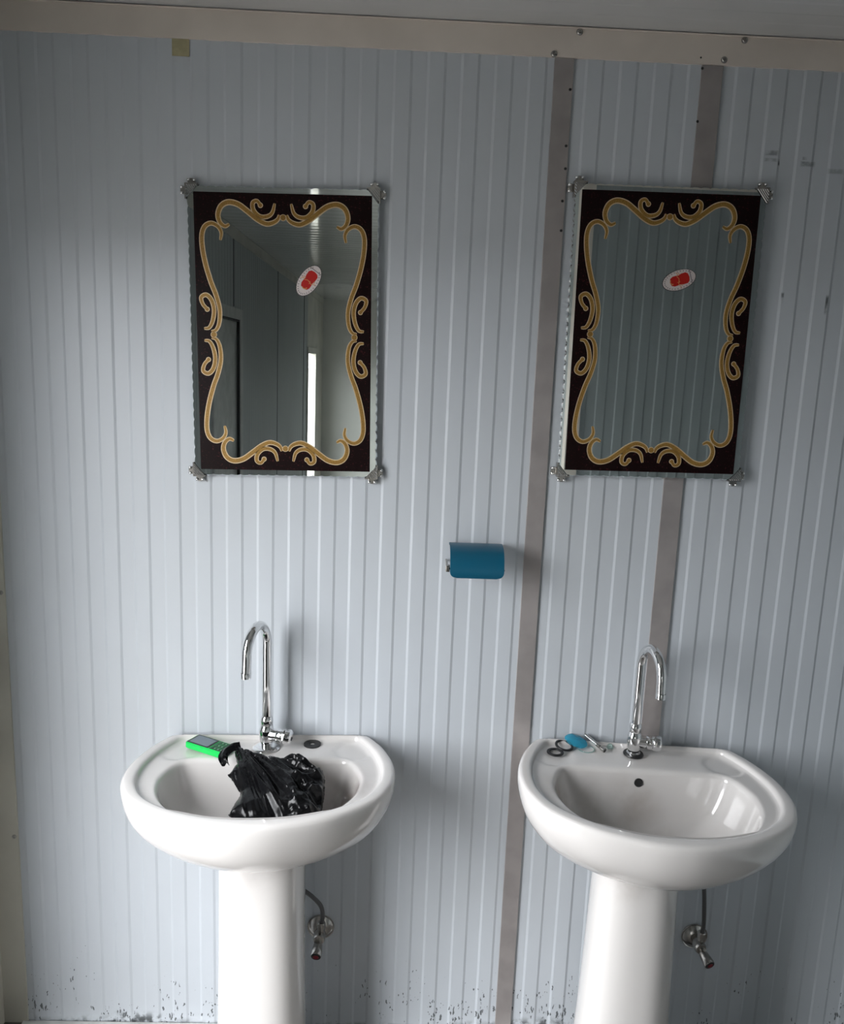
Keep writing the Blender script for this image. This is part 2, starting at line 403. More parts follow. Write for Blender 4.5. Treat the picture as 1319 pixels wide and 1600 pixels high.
door_frame('door_2', D2, 'frame', leaf=True)
door_frame('door_3', D3, 'cream_dirty')
# cubicle partition: front sheet facing the basins, side sheet along the corridor
XP, YP = .604, -1.18
pt = bpy.data.objects.new('wall_partition', None); COL.objects.link(pt); struct(pt)
pf = lambda a, b, h: v3(a, YP+h, b)
ribbed('wall_panel', pf, XP, XR, 0, ZC, 'partition', pt, .0705, .664)
ps = lambda a, b, h: v3(XP-h, a, b)
ribbed('wall_panel', ps, YE, YP-.0, 0, ZC, 'side_wall', pt, .0695, 0)
bm = bmesh.new(); prism(bm, [v3(XP-.005, YP+.006, 0), v3(XP+.041, YP+.006, 0), v3(XP+.041, YP, 0), v3(XP, YP, 0), v3(XP, YP-.05, 0), v3(XP-.005, YP-.05, 0)], v3(0, 0, 2.2985))
struct(link_mesh('trim_6', bm, 'cream'))
cornice('trim_7', lambda a, o, z: v3(a, YP+o, z), a=(XP-.005, XR))
cornice('trim_8', lambda a, o, z: v3(XP-o, a, z), a=(YE, YP-.001), mat='cream_dirty')
# ground outside the doors
struct(box('ground', -160, XL-.05, -160, 160, -.16, -.10, 'ground'))

# ------------------------------------------------------------------ wash basins
OUT = [(0, -.402), (.075, -.393), (.165, -.362), (.243, -.306), (.278, -.243), (.288, -.185), (.284, -.13), (.266, -.068), (.240, -.018), (.224, -.002), (.19, 0), (.10, 0), (0, 0)]
BOWL = [(0, -.360), (.085, -.352), (.155, -.320), (.197, -.262), (.212, -.20), (.203, -.150), (.186, -.117), (.165, -.105), (.12, -.103), (.06, -.103), (0, -.103)]
LIP = [(0, -.366), (.075, -.360), (.15, -.335), (.214, -.290), (.246, -.238), (.256, -.185), (.252, -.13), (.236, -.075), (.214, -.030), (.200, -.014), (.175, -.011), (.10, -.011), (0, -.011)]
CC = Vector((0, -.215))
def polar(half):
    P = half+[(-x, y) for x, y in reversed(half[1:-1])]
    Q = catmull([(x, y, 0) for x, y in P], 10, True)
    ang = sorted((math.atan2(q.y-CC.y, q.x-CC.x), (q.xy-CC).length) for q in Q)
    def r(t):
        t = (t+PI) % (2*PI)-PI
        if t < ang[0][0] or t >= ang[-1][0]:
            a, b = ang[-1], (ang[0][0]+2*PI, ang[0][1]); t = t if t > 0 else t+2*PI
        else:
            for i in range(len(ang)-1):
                if ang[i][0] <= t < ang[i+1][0]: a, b = ang[i], ang[i+1]; break
        f = (t-a[0])/max(1e-9, b[0]-a[0]); return a[1]+(b[1]-a[1])*f
    return r
rO, rB, rL = polar(OUT), polar(BOWL), polar(LIP)
NS = 256
DIRS = [Vector((math.cos(2*PI*k/NS), math.sin(2*PI*k/NS))) for k in range(NS)]
RO = [rO(2*PI*k/NS) for k in range(NS)]; RB = [rB(2*PI*k/NS) for k in range(NS)]; RL = [rL(2*PI*k/NS) for k in range(NS)]
DEPTH = .140
def basin_mesh(name, mat, parent):
    bm = bmesh.new(); rings = []
    LIPH, DZ = .0, -.013                # lip top at 0, deck 9 mm lower at the sides
    def sm(t): t = max(0, min(1, t)); return t*t*(3-2*t)
    # bowl interior from the drain outwards
    cb = Vector((0, -.205))
    ss = [.10, .18, .28, .39, .50, .60, .68, .75, .81, .86, .90, .93, .955, .975, .99, 1.0]
    drain = DZ-DEPTH
    for s in ss:
        ring = []
        for k in range(NS):
            B = CC+DIRS[k]*RB[k]
            w = sm(s)
            c = cb.lerp(Vector((0, 0)), 0)
            p = c+(B-c)*s
            round_p = c+DIRS[k]*(.175*s)
            p = round_p.lerp(p, min(1, .15+s*1.0))
            z = DZ-.004-(DEPTH-.028)*(1-s**7.0)-.028*(1-s)
            ring.append(v3(p.x, p.y, z))
        rings.append(ring)
    # rolled bowl edge and deck towards the lip
    for t, dz in ((.03, -.0010), (.08, 0), (.22, 0), (.30, 0), (.38, 0), (.46, 0), (.54, 0), (.62, 0), (.70, 0), (.78, 0), (.84, 0), (.9, .0004)):
        ring = []
        for k in range(NS):
            r = RB[k]+.0035*(1-t)+(RL[k]-RB[k]-.0035)*t
            p = CC+DIRS[k]*r; z = DZ+dz
            for sx in (-1, 1):          # round soap rests, pressed slightly into the deck
                d = (p-Vector((sx*.196, -.060))).length
                z -= .0026*(1-sm((d-.043)/.004))*sm(t/.3)
            fr = sm((-.30-p.y)/.045)    # at the front the ledge climbs to the lip
            ring.append(v3(p.x, p.y, z+fr*.010*t))
        rings.append(ring)
    for off, z in ((0.0, -.0120), (.0012, -.0085), (.0030, -.0035), (.0060, -.0008), (.010, 0)):
        rings.append([v3(*(CC+DIRS[k]*min(RL[k]+off, RO[k]-.006)), z) for k in range(NS)])
    for off, z in ((.010, 0), (.0055, -.0012), (.002, -.0045), (.0003, -.010)):
        rings.append([v3(*(CC+DIRS[k]*(RO[k]-off)), z) for k in range(NS)])
    # underside: falls steeply, then sweeps under to the neck above the pedestal
    for i in range(1, 19):
        f = i/18*PI/2; ring = []
        for k in range(NS):
            O = CC+DIRS[k]*RO[k]
            a = 2*PI*k/NS
            Nk = Vector((0, -.128))+Vector((math.cos(a)*.118, math.sin(a)*.112))
            w = 1-math.cos(f)
            w = w**1.05
            p = O.lerp(Nk, w)
            zz = -.010-.160*math.sin(f)**1.08
            ring.append(v3(p.x, min(p.y, 0), zz))
        rings.append(ring)
    V = [[bm.verts.new(p) for p in r] for r in rings]
    c0 = bm.verts.new(v3(cb.x, cb.y, DZ-.004-DEPTH-.001))
    for k in range(NS): bm.faces.new((c0, V[0][k], V[0][(k+1) % NS]))
    for a, b in zip(V, V[1:]):
        for k in range(NS): bm.faces.new((a[k], b[k], b[(k+1) % NS], a[(k+1) % NS]))
    bm.faces.new(V[-1])
    o = link_mesh(name, bm, mat, parent, True)
    return o
def pedestal_mesh(parent, mat, w0, w1, px=0):
    bm = bmesh.new(); rings = []; n = 64; H = .797
    prof = [(-.166, 1.0), (-.19, 1.0), (-.26, .985), (-.40, .985), (-.60, 1.0), (-.72, 1.03), (-.765, 1.06), (-.780, 1.10), (-.797, 1.10)]
    for z, s in prof:
        t = (-z-.19)/.6; hw = (w0+(w1-w0)*max(0, t))*s; ring = []
        for k in range(n):
            a = 2*PI*k/n
            # flat-sided column with a rounded nose
            e = .78
            cx, sy = math.cos(a), math.sin(a)
            x = hw*math.copysign(abs(cx)**e, cx); y = math.copysign(abs(sy)**e, sy)
            y = -.145+(y*.092*s if y < 0 else y*.09*s)
            ring.append(bm.verts.new((x+px, y, z)))
        rings.append(ring)
    for a, b in zip(rings, rings[1:]):
        for k in range(n): bm.faces.new((a[k], a[(k+1) % n], b[(k+1) % n], b[k]))
    bm.faces.new(rings[0]); bm.faces.new(rings[-1][::-1])
    return link_mesh('pedestal', bm, mat, parent, 'auto')
def basin(label, x, y, z, rz, tilt, mat, w0=.094, w1=.097, sx=1, sy=1, px=0):
    t = thing('pedestal_basin', label, 'washbasin', (x, y, z), (0, 0, math.radians(rz)), 'white pedestal basins on the ribbed wall')
    b = basin_mesh('bowl', mat, t); b.rotation_euler = (tilt[1], -tilt[0], 0); b.scale = (sx, sy, 1)
    pedestal_mesh(t, mat, w0, w1, px)
    # overflow hole in the steep back of the bowl, its shade painted as a dark disc
    bm = bmesh.new(); ax = v3(0, -1, .13).normalized()
    add_lathe(bm, [(0, .0002), (.0078, .0002), (.0082, .0010), (.0092, .0012), (.0100, .0002), (.0100, -.006), (0, -.006)], ax, v3(-.010, -.1070*sy, -.042), 28)
    link_mesh('overflow_hole_shade', bm, 'dark', t, 'auto')
    bm = bmesh.new(); add_lathe(bm, [(0, .0008), (.014, .0008), (.016, .0028), (.024, .0032), (.028, .001), (.028, -.001)], v3(0, 0, 1), v3(0, -.205*sy, -.1568), 32)
    link_mesh('drain_ring', bm, 'dull_chrome', t, 'auto')
    return t
TL_, TR_ = (.0051, -.0032), (-.0190, .0040)
BL = basin('white basin holding the crumpled black plastic bag', -.2832, -.0073, .7954, 2.19, TL_, 'ceramic_left', .0955, .100, 1.003, .99)
BR = basin('empty stained white basin to the right of the grey joint strip', .5745, -.0190, .8025, -2.0, TR_, 'ceramic_right', .0915, .107, 1.006, 1.065, -.009)
# height of the two ledges, used to stand things on them
def ledge_left(x, y): return .7954-.013+TL_[0]*(x+.2832)+TL_[1]*(y+.0073)
def ledge_right(x, y): return .8025-.013+TR_[0]*(x-.5745)+TR_[1]*(y+.019)

# ------------------------------------------------------------------ taps
def tap(label, x, y, z, swing, knob_rot, plate, R=.05, straight=.245, tip=.042):
    t = thing('swan_neck_tap', label, 'tap', (x, y, z), (0, 0, 0), 'chrome swan neck taps')
    if plate:
        lathe('base_plate', [(0, 0), (.0315, 0), (.032, .0015), (.030, .004), (.022, .0065), (.0165, .008), (0, .008)], 'chrome', t, seg=48)
    else:
        lathe('base_gasket', [(.012, 0), (.0225, 0), (.0235, .002), (.0225, .0045), (.0165, .0045), (.0155, .003), (.012, .003)], 'black', t, seg=48)
        lathe('base_plate', [(0, .001), (.0165, .001), (.016, .006), (.013, .008), (0, .008)], 'chrome', t, seg=40)
    lathe('body', [(0, .004), (.0125, .004), (.0135, .012), (.0155, .020), (.017, .034), (.0165, .046), (.0140, .054), (.0105, .060), (0, .060)], 'chrome', t, seg=36)
    lathe('collar', [(0, .055), (.0115, .055), (.0135, .058), (.0140, .068), (.0130, .076), (.0105, .079), (0, .079)], 'chrome', t, seg=36)
    # spout: straight rise, half circle, straight outlet
    d = v3(math.cos(swing), math.sin(swing), 0); pts = [v3(0, 0, .07)]
    for i in range(8): pts.append(v3(0, 0, .08+(straight-.08)*i/7))
    for i in range(1, 25):
        a = PI*i/24
        pts.append(v3(0, 0, straight)+d*(R*(1-math.cos(a)))+v3(0, 0, R*1.08*math.sin(a)))
    e = pts[-1]
    for i in range(1, 5): pts.append(e+v3(0, 0, -tip*i/4)+d*(.003*i/4))
    bm = bmesh.new(); add_tube(bm, pts, .0105, 24, cap=False)
    r = .0082; bmesh.ops.remove_doubles(bm, verts=bm.verts, dist=1e-6)
    sp = link_mesh('spout', bm, 'chrome', t, True)
    q = pts[-1]
    lathe('outlet_ring', [(.0105, .012), (.0110, .011), (.0110, 0), (.0085, -.0005), (.0080, .006), (0, .006)], 'chrome', t, v3(0, 0, 1), q, 28)
    a = v3(math.cos(knob_rot), math.sin(knob_rot), 0)
    lathe('valve_stem', [(0, .008), (.0140, .010), (.0145, .026), (.0130, .028), (0, .028)], 'chrome', t, a, (0, 0, .034), 30)
    bm = bmesh.new(); add_lathe(bm, [(0, .026), (.0150, .026), (.0162, .029), (.0165, .038), (.0162, .041), (.0182, .043), (.0186, .054), (.0170, .059), (.0120, .062), (0, .0632)], a, v3(0, 0, .034), 10)
    bmesh.ops.bevel(bm, geom=list(bm.edges), offset=.0012, segments=2, affect='EDGES')
    link_mesh('knob', bm, 'chrome', t, 'auto')
    return t
tap('chrome tap on a round base plate behind the black bag', -.2865, -.0530, ledge_left(-.286, -.053)+.0008, math.radians(-105), math.radians(-14), True, R=.052, straight=.252)
tap('chrome tap on the stained basin, black ring at its foot', .5665, -.0570, ledge_right(.5665, -.057)+.0018, math.radians(-82), math.radians(-12), False, R=.052, straight=.218, tip=.034)

# ------------------------------------------------------------------ mirrors
QA = [(-7.5, 250.0), (-11.5, 240.5), (-21.5, 233.8), (-36.0, 231.5), (-54.2, 240.1), (-74.1, 255.4), (-94.0, 269.1), (-114.1, 273.2), (-129.6, 265.3), (-136.6, 248.4), (-133.2, 233.0), (-123.1, 224.8), (-113.1, 228.9)]
QB = [(-132.8, 196.1), (-130.6, 211.7), (-137.7, 224.3), (-151.6, 230.2), (-164.9, 223.4), (-171.5, 206.6), (-171.2, 180.7), (-165.6, 147.6), (-155.3, 111.0), (-144.4, 81.8), (-137.6, 52.5), (-139.4, 24.8), (-146.6, 9.8), (-156.6, 6.6)]
QC = [(-47.4, 268.5), (-54.6, 277.1), (-63.5, 272.3), (-61.6, 257.6), (-49.3, 246.2), (-33.9, 246.0), (-22.7, 254.2), (-17.2, 272.8)]
QD = [(-164.4, 53.1), (-173.7, 64.2), (-176.4, 77.8), (-165.3, 83.0), (-154.5, 72.2), (-149.7, 52.1), (-153.1, 29.8), (-161.1, 14.7), (-172.1, 12.5)]
HW, HH = .1875, .293
def ribbon(bm, P, w0, w1, th, y, ball=0.0):
    """flat band on the glass following P in (u, v); width swells in the middle; th = thickness towards the room"""
    P = catmull([(a, 0, b) for a, b in P], 7); n = len(P); L = []
    for i, p in enumerate(P):
        d = (P[min(i+1, n-1)]-P[max(0, i-1)]).normalized(); nrm = v3(-d.z, 0, d.x); t = i/(n-1)
        w = w1+(w0-w1)*math.sin(PI*t)**.5
        if ball and t < .5: w = max(w, w0*.80)
        L.append((p-nrm*w, p+nrm*w))
    ra = []
    for a, b in L:
        ra.append([bm.verts.new((a.x, y, a.z)), bm.verts.new((a.x, y-th, a.z)), bm.verts.new((b.x, y-th, b.z)), bm.verts.new((b.x, y, b.z))])
    for p, q in zip(ra, ra[1:]):
        for k in range(4): bm.faces.new((p[k], p[(k+1) % 4], q[(k+1) % 4], q[k]))
    bm.faces.new(ra[0]); bm.faces.new(ra[-1][::-1])
    if ball:                                                # round blob closing the curl
        add_lathe(bm, [(0, 0), (ball, 0), (ball, th+.00005), (0, th+.00005)], v3(0, -1, 0), v3(P[0].x, y, P[0].z), 18)
def quarter(P, sx, sz): return [(sx*a/1000, sz*b/1000) for a, b in P]
def mirror(label, x, z, tilt, sc, sticker_pos, sticker_rot):
    yg = -.0135
    t = thing('wall_mirror', label, 'mirror', (x, yg, z), (0, -math.radians(tilt), 0), 'ornate wall mirrors above the basins')
    t.scale = (sc, 1, sc)
    # glass plate with a scalloped, bevelled rim
    gw, gh = HW+.0145, HH+.0135
    per = []; nside = lambda L: int(round(2*L/.0205))
    def side(p, q, n, nx, nz):
        for i in range(n*8):
            s = i/(n*8); c = (p[0]+(q[0]-p[0])*s, p[1]+(q[1]-p[1])*s)
            o = .0030*(abs(math.sin(PI*s*n))-.55)
            per.append((c[0]+nx*o, c[1]+nz*o, math.sin(PI*s*n)**2))
    side((-gw, -gh), (gw, -gh), nside(gw), 0, -1); side((gw, -gh), (gw, gh), nside(gh), 1, 0)
    side((gw, gh), (-gw, gh), nside(gw), 0, 1); side((-gw, gh), (-gw, -gh), nside(gh), -1, 0)
    bm = bmesh.new(); n = len(per)
    def ins(u, v, d): return (u*(1-d/gw), v*(1-d/gh))
    r0 = [bm.verts.new((a, .0, b)) for a, b, c in per]
    r1 = [bm.verts.new((a, -.0003, b)) for a, b, c in per]
    r2 = [bm.verts.new((ins(a, b, .0016+.0012*c)[0], -.0042, ins(a, b, .0016+.0012*c)[1])) for a, b, c in per]
    r3 = [bm.verts.new((max(-gw+.006, min(gw-.006, a)), -.0042, max(-gh+.006, min(gh-.006, b)))) for a, b, c in per]
    fl = []
    for A, B in ((r0, r1), (r1, r2)):
        for i in range(n): fl.append(bm.faces.new((A[i], A[(i+1) % n], B[(i+1) % n], B[i])))
    for f in fl: f.material_index = 1
    bm.faces.new(r0[::-1]); front = bm.faces.new(r2)
    for v in r3: bm.verts.remove(v)
    link_mesh('mirror_glass', bm, ('mirror', 'bevel'), t)
    # printed maroon surround: rectangle minus the scrolled opening
    half = [(0, .2446)]
    qa = catmull([(a, b, 0) for a, b in quarter([(0, 244.6)]+QA[1:11], 1, 1)], 5)
    qb = catmull([(a, b, 0) for a, b in quarter(QB[2:]+[(-151.5, 0)], 1, 1)], 5)
    q = [(p.x, p.y) for p in qa]+[(p.x, p.y) for p in qb]
    top_left = q                                           # from top centre to left centre
    loop = top_left[:-1]+[(a, -b) for a, b in reversed(top_left)][:-1]
    loop = loop+[(-a, b) for a, b in [(a, -b) for a, b in top_left]][:-1]+[(-a, b) for a, b in reversed(top_left)][:-1]
    clean = []
    for p in loop:
        if not clean or (Vector(p)-Vector(clean[-1])).length > 1e-4: clean.append(p)
    if (Vector(clean[0])-Vector(clean[-1])).length < 1e-4: clean.pop()
    rect = [(-HW, -HH), (HW, -HH), (HW, HH), (-HW, HH)]
    pts = [Vector(p) for p in rect+clean]; m = len(clean)
    edges = [(i, (i+1) % 4) for i in range(4)]+[(4+i, 4+(i+1) % m) for i in range(m)]
    vo, eo, fo, *_ = delaunay_2d_cdt(pts, edges, [], 1, 1e-6)
    def inside(p):
        c = False; j = m-1
        for i in range(m):
            a, b = clean[i], clean[j]
            if (a[1] > p[1]) != (b[1] > p[1]) and p[0] < (b[0]-a[0])*(p[1]-a[1])/(b[1]-a[1])+a[0]: c = not c
            j = i
        return c
    bm = bmesh.new(); vs = [bm.verts.new((p.x, -.0046, p.y)) for p in vo]
    for f in fo:
        c = sum((vo[i] for i in f), Vector((0, 0)))/len(f)
        if not inside(c):
            try: bm.faces.new([vs[i] for i in f])
            except ValueError: pass
    for v in [v for v in bm.verts if not v.link_faces]: bm.verts.remove(v)
    for f in bm.faces:
        f.normal_update()
        if f.normal.y > 0: f.normal_flip()
    r = bmesh.ops.extrude_face_region(bm, geom=list(bm.faces))
    for v in [g for g in r['geom'] if isinstance(g, bmesh.types.BMVert)]: v.co.y += .0003
    link_mesh('printed_border', bm, 'print', t)
    # gilt scrolls
    for sx in (-1, 1):
        for sz in (1, -1):
            for P, w, we, ball in ((QA, .0062, .0026, 0), (QB, .0056, .0024, 0), (QC, .0050, .0022, .0056), (QD, .0050, .0022, .0054)):
                bm = bmesh.new(); ribbon(bm, quarter(P, -sx, sz), w, we, .0004, -.0047, ball)
                s = link_mesh('gilt_scroll', bm, 'gold_edge', t)
                bm = bmesh.new(); ribbon(bm, quarter(P, -sx, sz), w*.66, we*.45, .0004, -.0049, ball*.68)
                link_mesh('glitter_fill', bm, 'gold', s)
    for u, v in ((0, .2446), (0, -.2446), (-.1515, 0), (.1515, 0)):
        d = lathe('gilt_dot', [(0, 0), (.0068, 0), (.0068, .0006), (0, .0006)], 'gold_edge', t, v3(0, -1, 0), (u, -.0047, v), 24)
        lathe('glitter_fill', [(0, 0), (.0055, 0), (.0055, .0004), (0, .0004)], 'gold', d, v3(0, -1, 0), (u, -.0052, v), 24)
    # corner clips
    for sx in (-1, 1):
        for sz in (-1, 1):
            cx, cz = sx*(gw+.003), sz*(gh+.003); L = .0285
            A = [v3(cx, -.0068, cz), v3(cx-sx*L, -.0068, cz), v3(cx, -.0068, cz-sz*L*1.1)]
            bm = bmesh.new(); prism(bm, A, v3(0, .0018, 0))
            add_box(bm, min(cx, cx-sx*.003), max(cx, cx-sx*.003), -.006, .010, min(cz, cz-sz*L*1.1), max(cz, cz-sz*L*1.1))
            add_box(bm, min(cx, cx-sx*L), max(cx, cx-sx*L), -.006, .010, min(cz, cz-sz*.003), max(cz, cz-sz*.003))
            # pressed ridges, all slanting the same way
            clip = link_mesh('corner_clip', bm, 'dull_chrome', t)
            bm = bmesh.new(); dirv = v3(-1 if sx*sz > 0 else 1, 0, 1).normalized(); dirv = v3(.62, 0, -.78)
            tri = [Vector((p.x, p.z)) for p in A]
            cen = sum(tri, Vector((0, 0)))/3
            nn = Vector((.78, .62)); dd = Vector((.62, -.78))
            lo = min(p.dot(nn) for p in tri); hi = max(p.dot(nn) for p in tri); k = 0
            s = lo+.0026
            while s < hi-.0015:
                ts = []
                for i in range(3):
                    a, b = tri[i], tri[(i+1) % 3]; da, db = a.dot(nn)-s, b.dot(nn)-s
                    if da*db < 0: ts.append((a+(b-a)*(da/(da-db))).dot(dd))
                if len(ts) == 2:
                    a, b = min(ts)+.0014, max(ts)-.0014
                    if b > a+.001:
                        p, q = nn*s+dd*a, nn*s+dd*b; h = nn*.0012
                        prism(bm, [v3(p.x-h.x, -.0068, p.y-h.y), v3(p.x, -.0083, p.y), v3(p.x+h.x, -.0068, p.y+h.y)], v3(q.x-p.x, 0, q.y-p.y))
                s += .0037
            link_mesh('ridges', bm, 'chrome', clip)
            # lugs with screws, one on each outer side
            for (ux, uz, wx, wz) in ((cx+sx*.006, cz-sz*.0125, .006, .0085), (cx-sx*.0125, cz+sz*.006, .0085, .006)):
                bm = bmesh.new(); add_box(bm, ux-wx, ux+wx, .004, .009, uz-wz, uz+wz, .0012)
                lug = link_mesh('fixing_lug', bm, 'dull_chrome', clip)
                hor = wx > wz
                for e in (-1, 1):
                    o = v3(ux+(e*wx*.75 if hor else sx*.002), .004, uz+(sz*.002 if hor else e*wz*.75))
                    bm = bmesh.new(); add_lathe(bm, [(0, .0046), (.0022, .0042), (.0036, .0022), (.0038, 0), (0, 0)], v3(0, -1, 0), o, 12)
                    link_mesh('screw_head', bm, 'chrome', clip, True)
    # oval maker's sticker
    su, sv = sticker_pos; ca, sa = math.cos(sticker_rot), math.sin(sticker_rot)
    def sp(u, v, y): return v3(su+u*ca-v*sa, y, sv+u*sa+v*ca)
    def ell(bm, rx, rz, y, n=60, jag=0, cu=0, cv=0):
        L = []
        for i in range(n):
            a = 2*PI*i/n; k = 1+(jag if i % 2 else 0)
            L.append(sp(cu+rx*k*math.cos(a), cv+rz*k*math.sin(a), y))
        prism(bm, L, v3(0, .00025, 0))
    bm = bmesh.new(); ell(bm, .0375, .0215, -.0048, 72, -.035); st = link_mesh('oval_sticker', bm, 'sticker_black', t)
    bm = bmesh.new(); ell(bm, .0355, .0200, -.0051); link_mesh('white_oval', bm, 'sticker_white', st)
    # black bar of the rim at the upper end
    bm = bmesh.new(); prism(bm, [sp(.0245, -.0145, -.0054), sp(.0262, -.0138, -.0054), sp(.0262, .0138, -.0054), sp(.0245, .0145, -.0054)], v3(0, .0002, 0))
    # tiny lettering ticks round the rim
    for i in range(30):
        a = 2*PI*i/30+.1
        if abs(math.cos(a)) > .93 and math.cos(a) > 0: continue
        u, v = .0315*math.cos(a), .0172*math.sin(a); du, dv = -.0009*math.sin(a), .0009*math.cos(a)
        nu, nv = .0012*math.cos(a), .0012*math.sin(a)
        prism(bm, [sp(u-du-nu, v-dv-nv, -.0054), sp(u+du-nu, v+dv-nv, -.0054), sp(u+du+nu, v+dv+nv, -.0054), sp(u-du+nu, v-dv+nv, -.0054)], v3(0, .0002, 0))
    link_mesh('sticker_print', bm, 'sticker_grey', st)
    # red hourglass-like shield: two lobes
    bm = bmesh.new(); S = []
    shape = [(.0225, 0), (.021, .0075), (.0165, .0115), (.007, .0115), (.0015, .0100), (-.001, .0096), (-.005, .0104), (-.012, .0105), (-.018, .0075), (-.0205, 0)]
    full = shape+[(a, -b) for a, b in reversed(shape[1:-1])]
    prism(bm, [sp(a, b, -.0055) for a, b in full], v3(0, .0003, 0)); link_mesh('red_emblem', bm, 'sticker_red', st)
    bm = bmesh.new()
    def line(P, w):
        P = catmull([(a, b, 0) for a, b in P], 4); n = len(P); L, Rr = [], []
        for i, p in enumerate(P):
            d = (P[min(i+1, n-1)]-P[max(0, i-1)]).normalized(); nm = v3(-d.y, d.x, 0)*w
            L.append(sp(p.x+nm.x, p.y+nm.y, -.0059)); Rr.append(sp(p.x-nm.x, p.y-nm.y, -.0059))
        va = [bm.verts.new(p) for p in L]; vb = [bm.verts.new(p) for p in Rr]
        for i in range(n-1): bm.faces.new((va[i], va[i+1], vb[i+1], vb[i]))
    line([(-.004, .0165), (-.001, .0125), (-.003, .008), (-.0002, .003), (-.0015, -.003), (-.003, -.008), (-.0005, -.013), (.001, -.0165)], .0007)
    line([(.001, .0155), (.0022, .0115), (.001, .0085)], .0006); line([(-.0055, -.0035), (-.002, -.005), (.0005, -.0035), (-.0015, -.001)], .0005)
    line([(-.018, .0045), (-.0195, 0), (-.0165, -.0055), (-.0145, -.004)], .0009); line([(.0005, -.010), (.004, -.0125), (.0055, -.0105)], .0006)
    link_mesh('gold_script', bm, 'sticker_gold', st)
    return t
MA['sticker_white'] = simple('sticker_white', (.66, .60, .58), .4)
MA['sticker_black'] = simple('sticker_black', (.03, .02, .025), .4)
MA['sticker_grey'] = simple('sticker_lettering', (.22, .19, .20), .5)
MA['sticker_red'] = simple('sticker_red', (.46, .008, .004), .4)
MA['sticker_gold'] = simple('sticker_gold', (.62, .28, .10), .4)
mirror('wall mirror above the basin with the bag, reflecting corridor and doors', -.2582, 1.7164, 1.05, .993, (.0535, .117), math.radians(54))
mirror('wall mirror right of the joint strip, reflecting only ribbed wall', .5554, 1.7474, .45, 1.013, (.0305, .118), math.radians(19))

# ------------------------------------------------------------------ paper holder
ph = thing('paper_holder', 'blue covered toilet paper holder screwed to the ribbed wall', 'paper holder', (.176, -.002, 1.245))
bm = bmesh.new(); add_box(bm, -.050, .050, -.004, 0, -.022, .022, .0012)
bp_ = link_mesh('back_plate', bm, 'dull_chrome', ph)
for s in (-1, 1): screw('screw', bp_, (s*.038, -.004, .0), r=.004)
# curved flap: from the hinge over the top and down the front
prof = [(-.006, .024), (-.012, .028), (-.030, .0305), (-.052, .0280), (-.070, .020), (-.082, .007), (-.088, -.010), (-.089, -.024), (-.086, -.034)]
cp = catmull([(0, a, b) for a, b in prof], 4); n = len(cp); nx = 28; hw = .0595
bm = bmesh.new(); G = []
tot = [0]
for i in range(1, n): tot.append(tot[-1]+(cp[i]-cp[i-1]).length)
rc = .016
for i, p in enumerate(cp):
    dist = tot[-1]-tot[i]; w = hw
    if dist < rc: w = hw-rc+math.sqrt(max(0, rc*rc-(rc-dist)**2))
    if tot[i] < .006: w = min(w, hw-.006+tot[i])
    G.append([v3((-w+2*w*j/nx), p.y, p.z) for j in range(nx+1)])
def shell(bm, G, th):
    A = [[bm.verts.new(p) for p in r] for r in G]; B = []
    for i, r in enumerate(G):
        row = []
        for j, p in enumerate(r):
            di = G[min(i+1, len(G)-1)][j]-G[max(i-1, 0)][j]; dj = r[min(j+1, len(r)-1)]-r[max(j-1, 0)]
            nm = di.cross(dj); nm = nm.normalized() if nm.length > 0 else v3(0, 0, 1)
            row.append(bm.verts.new(p+nm*th))
        B.append(row)
    R, Cn = len(G), len(G[0])
    for i in range(R-1):
        for j in range(Cn-1):
            bm.faces.new((A[i][j], A[i][j+1], A[i+1][j+1], A[i+1][j])); bm.faces.new((B[i][j], B[i+1][j], B[i+1][j+1], B[i][j+1]))
    for i in range(R-1):
        for j in (0, Cn-1): bm.faces.new((A[i][j], A[i+1][j], B[i+1][j], B[i][j]))
    for j in range(Cn-1):
        for i in (0, R-1): bm.faces.new((A[i][j], A[i][j+1], B[i][j+1], B[i][j]))
shell(bm, G, .0012); link_mesh('flap', bm, 'blue', ph, 'auto')
tube('hinge_rod', [(-.0585, -.008, .025), (.0585, -.008, .025)], .0028, 'dull_chrome', ph, 12)
tube('support_arm', [(-.0635, -.004, -.014), (-.0640, -.030, -.016), (-.0640, -.058, -.019), (-.0610, -.062, -.0195), (-.030, -.0625, -.020), (.060, -.0625, -.022), (.0625, -.058, -.022), (.0625, -.004, -.016)], .0026, 'dull_chrome', ph, 10)
box('arm_bracket', -.0675, -.0585, -.066, -.052, -.027, -.012, 'dull_chrome', ph, .0015)

